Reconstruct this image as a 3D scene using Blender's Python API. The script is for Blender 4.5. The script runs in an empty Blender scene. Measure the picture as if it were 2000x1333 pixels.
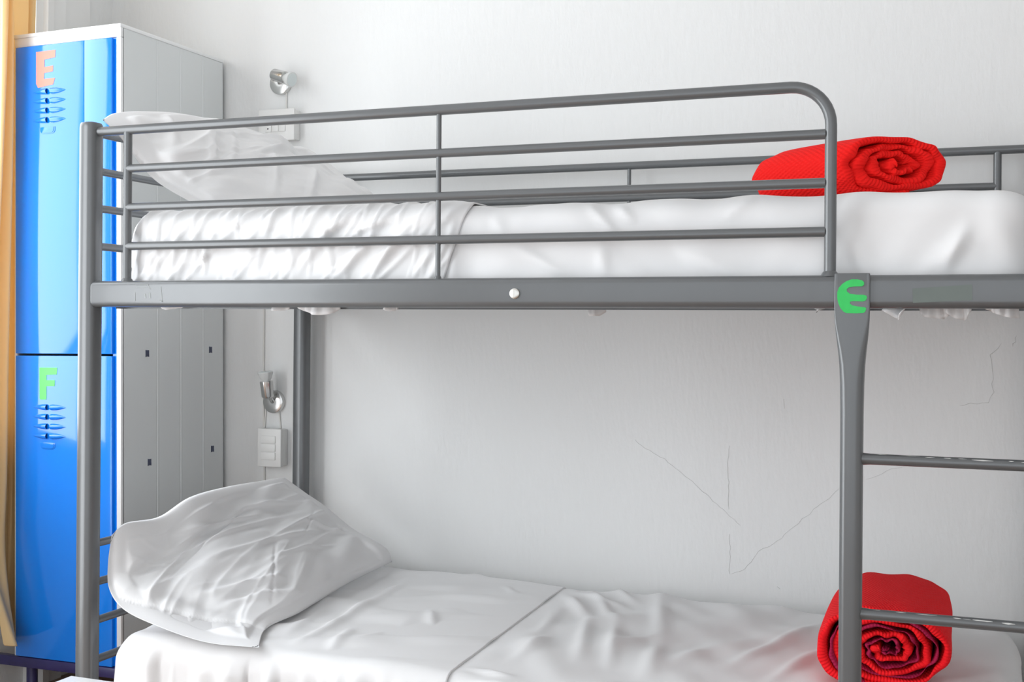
import bpy, bmesh, math, random
import numpy as np
from mathutils import Vector, Matrix

random.seed(3)
SC = bpy.context.scene
COL = SC.collection

# ------------------------------------------------------------------ camera
F_PX, YAW, ROLL, Y0 = 2335.5, 0.3707, 0.0081, 638.45
CAM = np.array([1.986, -2.3105, 1.1506])
cam_d = bpy.data.cameras.new('camera')
cam_o = bpy.data.objects.new('camera', cam_d)
COL.objects.link(cam_o)
cam_d.sensor_width = 36.0
cam_d.sensor_fit = 'HORIZONTAL'
cam_d.lens = F_PX / 2000.0 * 36.0
cam_d.shift_y = (Y0 - 666.5) / 2000.0
cam_d.clip_start = 0.05
_fw = Vector((-math.sin(YAW), math.cos(YAW), 0))
_rt = Vector((math.cos(YAW), math.sin(YAW), 0))
_up = Vector((0, 0, 1))
_cr, _sr = math.cos(ROLL), math.sin(ROLL)
r2 = _rt * _cr + _up * _sr
u2 = _up * _cr - _rt * _sr
cam_o.matrix_world = Matrix(((r2.x, u2.x, -_fw.x, CAM[0]), (r2.y, u2.y, -_fw.y, CAM[1]),
                             (r2.z, u2.z, -_fw.z, CAM[2]), (0, 0, 0, 1)))
SC.camera = cam_o

# ------------------------------------------------------------------ world, lights, exposure
w = bpy.data.worlds.new('sky')
SC.world = w
w.use_nodes = True
w.node_tree.nodes['Background'].inputs[0].default_value = (0.86, 0.93, 1.0, 1)
w.node_tree.nodes['Background'].inputs[1].default_value = 3.0
SC.view_settings.view_transform = 'Standard'
SC.view_settings.look = 'None'
SC.view_settings.exposure = -1.62
SC.view_settings.gamma = 1.0
SC.view_settings.use_curve_mapping = False


def area_light(name, loc, rot, sx, sy, power, col):
    l = bpy.data.lights.new(name, 'AREA')
    l.shape = 'RECTANGLE'
    l.size, l.size_y = sx, sy
    l.energy = power
    l.color = col
    o = bpy.data.objects.new(name, l)
    COL.objects.link(o)
    o.location = loc
    o.rotation_euler = rot
    return o


XL, XR, YB, YF, ZC = -0.80, 3.9, 1.03, -3.6, 3.0      # room
W1 = (-0.55, 0.62, 0.80, 2.60)                        # window in the left wall: y0 y1 z0 z1
W3 = (-2.35, -0.80, 0.06, 2.50)                       # unseen balcony door added in left wall as fill: y0 y1 z0 z1
W2 = (-0.5, 3.6, 0.12, 2.7)                          # unseen window added behind the camera for frontal fill: x0 x1 z0 z1
area_light('window_daylight_left', (XL - 0.16, (W1[0] + W1[1]) / 2, (W1[2] + W1[3]) / 2), (0, -math.pi / 2, 0),
           W1[3] - W1[2], W1[1] - W1[0], 94, (0.955, 0.982, 1.0))
area_light('added_fill_left', (XL - 0.16, (W3[0] + W3[1]) / 2, (W3[2] + W3[3]) / 2), (0, -math.pi / 2, 0),  # extra fill light, set in the added door opening
           W3[3] - W3[2], W3[1] - W3[0], 215, (0.955, 0.982, 1.0))
area_light('added_fill_front', ((W2[0] + W2[1]) / 2, YF - 0.16, (W2[2] + W2[3]) / 2), (math.pi / 2, 0, 0),  # extra frontal fill, set in the added window opening
           W2[1] - W2[0], W2[3] - W2[2], 78, (0.97, 0.988, 1.0))


# ------------------------------------------------------------------ materials
def mat(name, col, rough=0.5, metal=0.0, coat=0.0, noise=0.0, nscale=20.0, bump=0.0, bscale=60.0,
        stretch=(1, 1, 1), spec=0.5, sheen=0.0, trans=0.0):
    m = bpy.data.materials.new(name)
    m.use_nodes = True
    nt = m.node_tree
    b = nt.nodes['Principled BSDF']
    b.inputs['Base Color'].default_value = (*col, 1)
    b.inputs['Roughness'].default_value = rough
    b.inputs['Metallic'].default_value = metal
    b.inputs['Coat Weight'].default_value = coat
    b.inputs['Coat Roughness'].default_value = 0.05
    b.inputs['Specular IOR Level'].default_value = spec
    b.inputs['Sheen Weight'].default_value = sheen
    b.inputs['Transmission Weight'].default_value = trans
    tc = nt.nodes.new('ShaderNodeTexCoord')
    mp = nt.nodes.new('ShaderNodeMapping')
    mp.inputs['Scale'].default_value = stretch
    nt.links.new(tc.outputs['Object'], mp.inputs['Vector'])
    if noise > 0:
        n = nt.nodes.new('ShaderNodeTexNoise')
        n.inputs['Scale'].default_value = nscale
        n.inputs['Detail'].default_value = 5
        nt.links.new(mp.outputs[0], n.inputs['Vector'])
        mx = nt.nodes.new('ShaderNodeMix')
        mx.data_type = 'RGBA'
        mx.inputs['A'].default_value = (*[c * (1 - noise) for c in col], 1)
        mx.inputs['B'].default_value = (*[min(1, c * (1 + noise)) for c in col], 1)
        nt.links.new(n.outputs['Fac'], mx.inputs['Factor'])
        nt.links.new(mx.outputs['Result'], b.inputs['Base Color'])
    if bump > 0:
        n2 = nt.nodes.new('ShaderNodeTexNoise')
        n2.inputs['Scale'].default_value = bscale
        n2.inputs['Detail'].default_value = 6
        nt.links.new(mp.outputs[0], n2.inputs['Vector'])
        bp = nt.nodes.new('ShaderNodeBump')
        bp.inputs['Strength'].default_value = bump
        bp.inputs['Distance'].default_value = 0.01
        nt.links.new(n2.outputs['Fac'], bp.inputs['Height'])
        nt.links.new(bp.outputs[0], b.inputs['Normal'])
    return m


M = {}
M['wall'] = mat('white_plaster', (0.80, 0.805, 0.80), 0.75, noise=0.015, nscale=2.5, bump=0.16, bscale=38, stretch=(1.6, 1, 0.55))
M['ceiling'] = mat('ceiling_paint', (0.82, 0.82, 0.81), 0.9)
M['floor'] = mat('brown_floor', (0.30, 0.17, 0.10), 0.35, noise=0.3, nscale=9)
M['trim'] = mat('white_gloss_trim', (0.82, 0.82, 0.81), 0.35)
M['crack'] = mat('plaster_crack', (0.70, 0.70, 0.69), 0.9)
M['bed'] = mat('grey_bed_paint', (0.138, 0.145, 0.150), 0.31, metal=0.28, coat=0.14, noise=0.05, nscale=14)
M['bed_scuff'] = mat('scuffed_paint', (0.62, 0.62, 0.60), 0.6, noise=0.2, nscale=90)
M['steel'] = mat('bolt_steel', (0.62, 0.61, 0.58), 0.3, metal=0.9)
M['chrome'] = mat('brushed_nickel', (0.62, 0.62, 0.61), 0.22, metal=1.0)
M['dark'] = mat('dark_recess', (0.02, 0.02, 0.025), 0.7)
M['locker_white'] = mat('locker_white_enamel', (0.84, 0.85, 0.85), 0.33, coat=0.2)
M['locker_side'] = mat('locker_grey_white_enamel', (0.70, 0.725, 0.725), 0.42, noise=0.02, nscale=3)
M['locker_blue'] = mat('locker_blue_enamel', (0.0, 0.235, 0.93), 0.12, coat=0.65, spec=0.5, noise=0.04, nscale=3)
M['navy'] = mat('navy_recess', (0.0, 0.05, 0.22), 0.5)
M['plinth'] = mat('locker_dark_plinth', (0.035, 0.03, 0.12), 0.3, noise=0.3, nscale=30)
M['pink'] = mat('salmon_letter', (0.80, 0.22, 0.15), 0.4, coat=0.3)
M['lime'] = mat('lime_letter', (0.08, 0.60, 0.11), 0.4, coat=0.15)
M['green'] = mat('green_letter', (0.02, 0.54, 0.10), 0.4, noise=0.15, nscale=60)
M['tape'] = mat('grey_green_tape', (0.122, 0.146, 0.132), 0.25, noise=0.05, nscale=30)
M['sheet'] = mat('white_cotton', (0.80, 0.80, 0.805), 0.85, sheen=0.1, bump=0.02, bscale=400)
M['sheet2'] = mat('white_cotton_top_sheet', (0.80, 0.80, 0.805), 0.85, sheen=0.1, bump=0.02, bscale=400)
M['pillow'] = mat('white_pillowcase', (0.80, 0.80, 0.805), 0.85, sheen=0.1, bump=0.02, bscale=400)
M['plastic'] = mat('white_plastic', (0.78, 0.78, 0.765), 0.35)
M['cable'] = mat('white_cable', (0.74, 0.73, 0.70), 0.45)
M['bulb'] = mat('frosted_bulb', (0.80, 0.82, 0.81), 0.25, trans=0.15)
M['lens'] = mat('bulb_lens', (0.66, 0.72, 0.72), 0.15)
M['table'] = mat('white_table_laminate', (0.80, 0.81, 0.81), 0.3)
M['frame'] = mat('window_frame_paint', (0.80, 0.80, 0.79), 0.4)


def curtain_mat():
    m = mat('ochre_curtain', (0.86, 0.66, 0.36), 0.8, sheen=0.0, noise=0.05, nscale=6)
    nt = m.node_tree
    b = nt.nodes['Principled BSDF']
    tr = nt.nodes.new('ShaderNodeBsdfTranslucent')
    tr.inputs['Color'].default_value = (0.86, 0.66, 0.36, 1)
    mx = nt.nodes.new('ShaderNodeMixShader')
    mx.inputs[0].default_value = 0.3
    out = nt.nodes['Material Output']
    nt.links.new(b.outputs[0], mx.inputs[1])
    nt.links.new(tr.outputs[0], mx.inputs[2])
    nt.links.new(mx.outputs[0], out.inputs[0])
    return m


def quilt_mat(name, col, amp):
    """quilted blanket cloth: puckered stitch rows running round the roll (uv in metres)"""
    m = mat(name, col, 0.8, spec=0.15)
    nt = m.node_tree
    b = nt.nodes['Principled BSDF']
    uv = nt.nodes.new('ShaderNodeUVMap')
    sep = nt.nodes.new('ShaderNodeSeparateXYZ')
    nt.links.new(uv.outputs[0], sep.inputs[0])

    def wave(sock, freq, phase=None):
        mu = nt.nodes.new('ShaderNodeMath')
        mu.operation = 'MULTIPLY_ADD'
        mu.inputs[1].default_value = freq
        nt.links.new(sock, mu.inputs[0])
        if phase is not None:
            nt.links.new(phase, mu.inputs[2])
        s = nt.nodes.new('ShaderNodeMath')
        s.operation = 'SINE'
        nt.links.new(mu.outputs[0], s.inputs[0])
        return s.outputs[0]
    nz = nt.nodes.new('ShaderNodeTexNoise')
    nz.inputs['Scale'].default_value = 60
    nt.links.new(uv.outputs[0], nz.inputs['Vector'])
    rows = wave(sep.outputs['Y'], 2 * math.pi / 0.017)
    puck = wave(sep.outputs['X'], 2 * math.pi / 0.0065, nz.outputs['Fac'])
    pr = nt.nodes.new('ShaderNodeMath')
    pr.operation = 'MULTIPLY'
    nt.links.new(rows, pr.inputs[0])
    nt.links.new(puck, pr.inputs[1])
    bp = nt.nodes.new('ShaderNodeBump')
    bp.inputs['Strength'].default_value = amp
    bp.inputs['Distance'].default_value = 0.002
    nt.links.new(pr.outputs[0], bp.inputs['Height'])
    nt.links.new(bp.outputs[0], b.inputs['Normal'])
    return m


M['curtain'] = curtain_mat()
M['red'] = quilt_mat('red_quilt', (0.88, 0.010, 0.016), 0.55)
M['red_light'] = quilt_mat('bright_red_quilt', (0.88, 0.012, 0.010), 0.55)
M['maroon'] = quilt_mat('maroon_lining', (0.36, 0.012, 0.06), 0.4)


# ------------------------------------------------------------------ helpers
def obj(name, verts, faces, m, parent=None, smooth=False, uvs=None):
    me = bpy.data.meshes.new(name)
    me.from_pydata([tuple(map(float, v)) for v in verts], [], faces)
    me.update()
    if isinstance(m, (list, tuple)):
        for k in m:
            me.materials.append(k)
    else:
        me.materials.append(m)
    if smooth:
        me.polygons.foreach_set('use_smooth', [True] * len(me.polygons))
    if uvs is not None:
        l = me.uv_layers.new(name='UVMap')
        idx = np.zeros(len(me.loops), int)
        me.loops.foreach_get('vertex_index', idx)
        l.data.foreach_set('uv', np.asarray(uvs, float)[idx].ravel())
    o = bpy.data.objects.new(name, me)
    COL.objects.link(o)
    if parent is not None:
        o.parent = parent
    return o


def thing(name, label, cat, loc=(0, 0, 0), group=None):
    o = bpy.data.objects.new(name, None)
    o.empty_display_size = 0.1
    COL.objects.link(o)
    o.location = loc
    tag(o, label, cat, group)
    return o


def tag(o, label=None, cat=None, group=None, kind=None):
    if label:
        o['label'] = label
    if cat:
        o['category'] = cat
    if group:
        o['group'] = group
    if kind:
        o['kind'] = kind
    return o


class MB:
    """collects shapes for ONE mesh"""

    def __init__(self):
        self.v, self.f = [], []

    def add(self, v, f):
        k = len(self.v)
        self.v += [tuple(x) for x in v]
        self.f += [tuple(i + k for i in q) for q in f]
        return self

    def box(self, a, b):
        x0, y0, z0 = a
        x1, y1, z1 = b
        v = [(x0, y0, z0), (x1, y0, z0), (x1, y1, z0), (x0, y1, z0), (x0, y0, z1), (x1, y0, z1), (x1, y1, z1), (x0, y1, z1)]
        return self.add(v, [(0, 3, 2, 1), (4, 5, 6, 7), (0, 1, 5, 4), (1, 2, 6, 5), (2, 3, 7, 6), (3, 0, 4, 7)])

    def tube(self, pts, r, n=16, ends=True, squash=None):
        pts = [Vector(p) for p in pts]
        rs = r if isinstance(r, (list, tuple)) else [r] * len(pts)
        rings = []
        prev = None
        for i, p in enumerate(pts):
            t = (pts[min(i + 1, len(pts) - 1)] - pts[max(i - 1, 0)]).normalized()
            if prev is None:
                a = Vector((0, 0, 1)) if abs(t.z) < 0.9 else Vector((0, 1, 0))
                nrm = (a - t * a.dot(t)).normalized()
            else:
                nrm = (prev - t * prev.dot(t)).normalized()
            prev = nrm
            bn = t.cross(nrm)
            sq = squash or (1, 1)
            rings.append([p + (nrm * math.cos(2 * math.pi * k / n) * sq[0] + bn * math.sin(2 * math.pi * k / n) * sq[1]) * rs[i] for k in range(n)])
        self.rings(rings, ends)
        return self

    def rings(self, rings, ends=True):
        n = len(rings[0])
        v = [q for r_ in rings for q in r_]
        f = []
        for i in range(len(rings) - 1):
            for k in range(n):
                f.append((i * n + k, i * n + (k + 1) % n, (i + 1) * n + (k + 1) % n, (i + 1) * n + k))
        if ends:
            f.append(tuple(range(n - 1, -1, -1)))
            f.append(tuple((len(rings) - 1) * n + k for k in range(n)))
        return self.add(v, f)

    def prism(self, poly, origin, ax, ay, depth):
        """polygon (2d) placed at origin with axes ax, ay; extruded along -(ax x ay)*-1 by depth"""
        o, ax, ay = Vector(origin), Vector(ax), Vector(ay)
        nz = ax.cross(ay).normalized() * depth
        n = len(poly)
        v = [o + ax * p[0] + ay * p[1] for p in poly] + [o + ax * p[0] + ay * p[1] + nz for p in poly]
        f = [tuple(range(n - 1, -1, -1)), tuple(range(n, 2 * n))]
        f += [(i, (i + 1) % n, n + (i + 1) % n, n + i) for i in range(n)]
        return self.add(v, f)

    def build(self, name, m, parent=None, smooth=False, bevel=0.0, seg=2, auto=True):
        bm = bmesh.new()
        vs = [bm.verts.new(v) for v in self.v]
        for q in self.f:
            try:
                bm.faces.new([vs[i] for i in q])
            except ValueError:
                pass
        bmesh.ops.recalc_face_normals(bm, faces=bm.faces)
        if bevel > 0:
            es = [e for e in bm.edges if len(e.link_faces) == 2 and e.calc_face_angle(0) > 0.6]
            bmesh.ops.bevel(bm, geom=es, offset=bevel, segments=seg, profile=0.5, affect='EDGES', clamp_overlap=True)
        me = bpy.data.meshes.new(name)
        if smooth or bevel > 0:
            for fc in bm.faces:
                fc.smooth = True
            for e in bm.edges:
                if len(e.link_faces) == 2 and e.calc_face_angle(0) > 0.65:
                    e.smooth = False
        bm.to_mesh(me)
        bm.free()
        me.materials.append(m)
        o = bpy.data.objects.new(name, me)
        COL.objects.link(o)
        if parent is not None:
            o.parent = parent
        return o


def superring(cx, cy, z, wx, wy, ex=2.6, n=28):
    out = []
    for k in range(n):
        a = 2 * math.pi * k / n
        c, s = math.cos(a), math.sin(a)
        out.append(Vector((cx + wx / 2 * math.copysign(abs(c) ** (2 / ex), c), cy + wy / 2 * math.copysign(abs(s) ** (2 / ex), s), z)))
    return out


def ray(px, py):
    X, Y = px - 1000.0, py - Y0
    x = _cr * X + _sr * Y
    y = -_sr * X + _cr * Y
    fw = np.array(_fw)
    return fw + np.array(_rt) * x / F_PX - np.array(_up) * y / F_PX


def onY(px, py, Y):
    d = ray(px, py)
    return CAM + d * (Y - CAM[1]) / d[1]


def onZ(px, py, Z):
    d = ray(px, py)
    return CAM + d * (Z - CAM[2]) / d[2]


# ---- cloth tools ---------------------------------------------------------------
def fnoise(n, m, l1, l2, ang, seed, du=1.0, dv=1.0):
    """smooth gaussian noise on an n x m grid, correlation l1 along direction ang, l2 across (grid spacing du,dv)"""
    rng = np.random.default_rng(seed)
    wn = rng.standard_normal((n, m))
    ku = np.fft.fftfreq(n, du)[:, None] * 2 * np.pi
    kv = np.fft.fftfreq(m, dv)[None, :] * 2 * np.pi
    ka = ku * np.cos(ang) + kv * np.sin(ang)
    kb = -ku * np.sin(ang) + kv * np.cos(ang)
    h = np.exp(-((ka * l1) ** 2 + (kb * l2) ** 2) / 2)
    r = np.fft.ifft2(np.fft.fft2(wn) * h).real
    return r / (r.std() + 1e-9)


def ridged(*a, sharp=1.7, **k):
    return np.maximum(0, 1 - np.abs(fnoise(*a, **k)) * sharp) ** 1.5


def gnormals(P):
    du = np.gradient(P, axis=0)
    dv = np.gradient(P, axis=1)
    nn = np.cross(du, dv)
    return nn / (np.linalg.norm(nn, axis=2, keepdims=True) + 1e-12)


def buckle(P0, N, seed_disp, eu, ev, ed, iters=60, bend=0.02, lo=-0.002, hi=0.02, fix=None):
    """position based cloth: edges want to be (1+e) longer than on the smooth shape, so it wrinkles"""
    P = P0 + N * seed_disp[..., None]
    fams = []
    for (a, b, e) in ((1, 0, eu), (0, 1, ev), (1, 1, ed), (1, -1, ed)):
        n, m = P0.shape[:2]
        if b >= 0:
            A = (slice(0, n - a), slice(0, m - b)); B = (slice(a, n), slice(b, m))
        else:
            A = (slice(0, n - a), slice(-b, m)); B = (slice(a, n), slice(0, m + b))
        L = np.linalg.norm(P[B] - P[A], axis=2)
        ee = e[A] if isinstance(e, np.ndarray) else e
        fams.append((A, B, L * (1 + ee)))
    free = np.ones(P0.shape[:2]) if fix is None else fix
    for it in range(iters):
        for A, B, L in fams:
            d = P[B] - P[A]
            ln = np.linalg.norm(d, axis=2) + 1e-12
            c = (0.22 * (ln - L) / ln)[..., None] * d
            P[A] += c
            P[B] -= c
        D = P - P0
        lap = np.zeros_like(D)
        lap[1:-1] += D[2:] + D[:-2] - 2 * D[1:-1]
        lap[:, 1:-1] += D[:, 2:] + D[:, :-2] - 2 * D[:, 1:-1]
        D += bend * lap
        dn = (D * N).sum(2)
        T = (D - N * dn[..., None]) * 0.92
        dn = np.clip(dn, lo, hi)
        D = (T + N * dn[..., None]) * free[..., None]
        P = P0 + D
    return P


def grid_faces(n, m, flip=False, off=0):
    i = np.arange(n - 1)[:, None] * m + np.arange(m - 1)[None, :]
    q = np.stack([i, i + m, i + m + 1, i + 1], -1).reshape(-1, 4) + off
    if flip:
        q = q[:, ::-1]
    return q.tolist()


def sub(o, levels=1):
    md = o.modifiers.new('subdivision', 'SUBSURF')
    md.levels = levels
    md.render_levels = levels
    return o


# ================================================================== THE ROOM
wb = MB().box((XL - 0.25, YB, -0.05), (XR + 0.25, YB + 0.2, ZC)).build('wall_back', M['wall'])
tag(wb, 'white painted plaster wall behind the bunk bed with hairline cracks', kind='structure')
m = MB()
m.box((XL - 0.2, YF, -0.05), (XL, W3[0], ZC)).box((XL - 0.2, W3[1], -0.05), (XL, W1[0], ZC)).box((XL - 0.2, W1[1], -0.05), (XL, YB, ZC))
m.box((XL - 0.2, W3[0], -0.05), (XL, W3[1], W3[2])).box((XL - 0.2, W3[0], W3[3]), (XL, W3[1], ZC))
m.box((XL - 0.2, W1[0], -0.05), (XL, W1[1], W1[2])).box((XL - 0.2, W1[0], W1[3]), (XL, W1[1], ZC))
tag(m.build('wall_left', M['wall']), 'white wall with the window beside the locker', kind='structure')
m = MB()
m.box((XL - 0.2, YF - 0.2, -0.05), (W2[0], YF, ZC)).box((W2[1], YF - 0.2, -0.05), (XR + 0.2, YF, ZC))
m.box((W2[0], YF - 0.2, -0.05), (W2[1], YF, W2[2])).box((W2[0], YF - 0.2, W2[3]), (W2[1], YF, ZC))
tag(m.build('wall_front', M['wall']), 'white wall opposite the bunk bed', kind='structure')
tag(MB().box((XR, YF, -0.05), (XR + 0.2, YB, ZC)).build('wall_right', M['wall']), 'white wall at the foot side of the room', kind='structure')
tag(MB().box((XL - 0.2, YF - 0.2, -0.1), (XR + 0.2, YB + 0.2, 0.0)).build('floor', M['floor']), 'reddish brown floor', kind='structure')
tag(MB().box((XL - 0.2, YF - 0.2, ZC), (XR + 0.2, YB + 0.2, ZC + 0.1)).build('ceiling', M['ceiling']), 'white ceiling', kind='structure')

# frames of the left window and of the added, unseen front window and door
for k, (nm) in enumerate(('window_1', 'added_window_2', 'added_door_1')):
    m = MB()
    if k != 1:
        y0, y1, z0, z1 = W1 if k == 0 else W3
        for a, b in (((y0, z0), (y0 + .05, z1)), ((y1 - .05, z0), (y1, z1)), ((y0, z0), (y1, z0 + .05)), ((y0, z1 - .05), (y1, z1))):
            m.box((XL - 0.12, a[0], a[1]), (XL - 0.07, b[0], b[1]))
    else:
        x0, x1, z0, z1 = W2  # window added out of view for its light
        for a, b in (((x0, z0), (x0 + .05, z1)), ((x1 - .05, z0), (x1, z1)), ((x0, z0), (x1, z0 + .05)), ((x0, z1 - .05), (x1, z1)), (((x0 + x1) / 2 - .03, z0), ((x0 + x1) / 2 + .03, z1))):
            m.box((a[0], YF - 0.12, a[1]), (b[0], YF - 0.07, b[1]))
    tag(m.build(nm, M['frame'], bevel=0.004), 'white painted frame of an added, unseen balcony door' if k == 2 else 'white painted window frame', kind='structure')

# stepped casing between window and corner, on the left wall above the locker
m = MB()
prof = [(0.905, 0.0), (0.905, 0.012), (0.785, 0.012), (0.78, 0.024), (0.716, 0.024), (0.711, 0.038), (0.68, 0.042), (0.672, 0.03), (0.64, 0.03), (0.64, 0.0)]
n = len(prof)
v = [(XL + d, y, 0.0) for y, d in prof] + [(XL + d, y, 2.75) for y, d in prof]
f = [tuple(range(n)), tuple(range(2 * n - 1, n - 1, -1))] + [(i, i + n, (i + 1) % n + n, (i + 1) % n) for i in range(n)]
m.add(v, f)
tag(m.build('trim_1', M['trim']), 'white stepped window casing in the corner above the locker', kind='structure')


# hairline cracks of the plaster
def crack(pts, wd=0.0011, seed=0, step=0.012):
    rg = random.Random(seed)
    P = [onY(x, y, YB) for x, y in pts]
    path = []
    for a, b in zip(P[:-1], P[1:]):
        nn = max(2, int(np.linalg.norm(b - a) / step))
        for i in range(nn):
            q = a + (b - a) * i / nn
            path.append(q + np.array([rg.gauss(0, .0016), 0, rg.gauss(0, .0016)]))
    path.append(P[-1])
    v, f = [], []
    for i, q in enumerate(path):
        t = path[min(i + 1, len(path) - 1)] - path[max(i - 1, 0)]
        t = t / (np.linalg.norm(t) + 1e-9)
        nx, nz = -t[2], t[0]
        h = wd * rg.uniform(.25, 1.0) * (0.3 if i in (0, len(path) - 1) else 1)
        v += [(q[0] + nx * h / 2, YB - 0.0004, q[2] + nz * h / 2), (q[0], YB - 0.0012, q[2]), (q[0] - nx * h / 2, YB - 0.0004, q[2] - nz * h / 2)]
    for i in range(len(path) - 1):
        a = i * 3
        f += [(a, a + 1, a + 4, a + 3), (a + 1, a + 2, a + 5, a + 4)]
    obj('plaster_crack', v, f, M['crack'], wb)


crack([(1239, 861), (1298, 899), (1352, 942), (1446, 1027)], .0008, 1)
crack([(1423, 870), (1422, 905), (1424, 996)], .0014, 2)
crack([(1425, 1045), (1425, 1122)], .0011, 3)
crack([(1640, 955), (1581, 1003), (1518, 1057), (1482, 1077), (1455, 1113), (1428, 1122)], .001, 4)
crack([(1957, 670), (1932, 694), (1941, 730), (1937, 753), (1941, 766), (1928, 787), (1874, 793)], .0018, 5)
crack([(1985, 654), (1982, 668), (1978, 677)], .0022, 6)
crack([(1531, 780), (1532, 799)], .0016, 7)
crack([(1690, 940), (1740, 918), (1800, 905)], .0007, 8)
crack([(1519, 1146), (1524, 1151)], .002, 10)

# ================================================================== BUNK BED
L, WD = 2.14, 0.97
bed = thing('bunk_bed', 'grey tubular steel bunk bed with guard rail and built-in ladder', 'bunk bed', (0, 0, 0))


def bp(mb, name, m=None, smooth=True, bevel=0.0, seg=2):
    return mb.build(name, m or M['bed'], bed, smooth=smooth, bevel=bevel, seg=seg)


for (px_, py_) in ((0, 0), (0, WD), (L, 0), (L, WD)):
    rr = [superring(px_, py_, z, .049 * s, .049 * s, 2.7) for z, s in ((0, 1), (.01, 1), (1.62, 1), (1.6265, .97), (1.631, .88), (1.633, .6), (1.6335, .2))]
    bp(MB().rings(rr), 'post')
    po = bpy.data.objects
    ft = MB().rings([superring(px_, py_, z, .056, .056, 2.7) for z in (0, .02)])
    bp(ft, 'post_foot', M['dark'])


def beam(y, z0, z1, name='side_beam'):
    r = .013
    ys0, ys1 = y - .022, y + .022
    prof = []
    for cy, cz, a0 in ((ys1 - r, z1 - r, 0), (ys0 + r, z1 - r, 90), (ys0 + r, z0 + r, 180), (ys1 - r, z0 + r, 270)):
        for k in range(5):
            a = math.radians(a0 + 22.5 * k)
            prof.append((cy + r * math.cos(a), cz + r * math.sin(a)))
    xs = [(.0165, .90), (.019, .97), (.024, 1), (L - .024, 1), (L - .019, .97), (L - .0165, .90)]
    zc = (z0 + z1) / 2
    rings = [[Vector((x, y + (p[0] - y) * s, zc + (p[1] - zc) * s)) for p in prof] for x, s in xs]
    return bp(MB().rings(rings), name)


ZB1, ZB0 = 1.2517, 1.1897
front_beam = beam(0, ZB0, ZB1)
beam(WD, ZB0 + .0165, ZB1 + .012)
beam(0, .155, .217)
beam(WD, .155, .217)
for z0 in (ZB0, .155):
    for x in (0, L):
        bp(MB().tube([(x, .024, z0 + .03), (x, WD - .024, z0 + .03)], .018), 'end_beam')

HZ = (1.610, 1.519, 1.429, 1.337, .617, .523, .430, .335)
for x in (0, L):
    for z in HZ:
        bp(MB().tube([(x, .02, z), (x, WD - .02, z)], .0095, 16), 'end_rail')

# guard rails
ZR = 1.610
DZ = 0.092
XG0, XG1 = .108, 1.728


def guard(y, x_start, x_end, xa, xb, rails, mids, flip):
    R = .075
    pts = [Vector((x_start, y, ZR))]
    if not flip:
        for k in range(11):
            a = math.radians(90 * k / 10)
            pts.append(Vector((x_end - R + R * math.sin(a), y, ZR - R + R * math.cos(a))))
        pts.append(Vector((x_end, y, ZB1 - .004)))
    else:
        pts = [Vector((x_end, y, ZR)), Vector((x_start, y, ZR))]
    bp(MB().tube(pts, .0112, 20), 'guard_top_rail')
    for i in range(1, rails + 1):
        z = ZR - DZ * i
        bp(MB().tube([(xa, y, z), (xb, y, z)], .0098, 18), 'guard_bar')
    for x, r in mids:
        bp(MB().tube([(x, y, ZB1 - .004), (x, y, ZR)], r, 16), 'guard_upright')
        col = MB().tube([(x, y, ZB1 - .002), (x, y, ZB1 + .003), (x, y, ZB1 + .006)], [r * 1.5, r * 1.3, r * 1.02], 16)
        bp(col, 'weld_collar')


guard(0, .02, XG1, XG0, XG1 - .009, 3, ((XG0, .0100), ((XG0 + XG1) / 2, .0055)), False)
guard(WD, .02, L - .02, .108, L - .108, 1, ((.108, .010), (1.064, .0055), (L - .108, .010)), True)
bp(MB().tube([(XG1, 0, ZB1 - .002), (XG1, 0, ZB1 + .004), (XG1, 0, ZB1 + .008)], [.018, .015, .0115], 18), 'weld_collar')

# ladder: flared upright bolted over the beam, rungs to the foot post
XLAD = 1.771
rings = []
for z, wx, yf, yb, ex in ((1.2545, .061, -.0275, -.0205, 5), (1.253, .0635, -.0285, -.0205, 6), (1.19, .064, -.0285, -.0195, 6), (1.172, .063, -.0285, -.0185, 5.5),
                          (1.155, .0605, -.029, -.012, 5), (1.135, .0565, -.0295, -.004, 4.2), (1.11, .0505, -.030, .004, 3.6), (1.085, .0462, -.030, .008, 3.1),
                          (1.05, .0432, -.030, .010, 2.8), (1.0, .0418, -.030, .010, 2.7), (0.9, .0415, -.030, .010, 2.7), (0.4, .0415, -.030, .010, 2.7), (0.0, .0415, -.030, .010, 2.7)):
    rings.append(superring(XLAD, (yf + yb) / 2, z, wx, yb - yf, ex, 36))
lad = bp(MB().rings(rings), 'ladder_upright')
for z in (.911, .624, .337):
    rg_ = bp(MB().tube([(XLAD + .018, -.010, z), (XLAD + .034, -.010, z), (L - .02, -.004, z)], [.0115, .0102, .0102], 18), 'ladder_rung')
    # worn paint along the top of the rung
    rnd = random.Random(int(z * 1000))
    mm = MB()
    x = XLAD + .04
    while x < L - .05:
        ln = rnd.uniform(.008, .04)
        wv = rnd.uniform(.0004, .0013)
        yc = -.010 + rnd.uniform(-.0045, -.0030)
        seg_ = []
        for k in range(5):
            xx = x + ln * k / 4
            hw = wv * math.sin(math.pi * (k + .35) / 4.7) * rnd.uniform(.5, 1)
            for yy in (yc - hw, yc + hw):
                dy = max(-.0101, min(.0101, yy + .010 - .006 * (xx - XLAD - .034) / (L - XLAD)))
                seg_.append((xx, yy, z + math.sqrt(max(0, .0104 ** 2 - dy ** 2))))
        mm.add(seg_, [(2 * k, 2 * k + 2, 2 * k + 3, 2 * k + 1) for k in range(4)])
        x += ln + rnd.uniform(.002, .03)
    tag(mm.build('worn_paint', M['bed_scuff'], rg_), kind='stuff')

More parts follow.
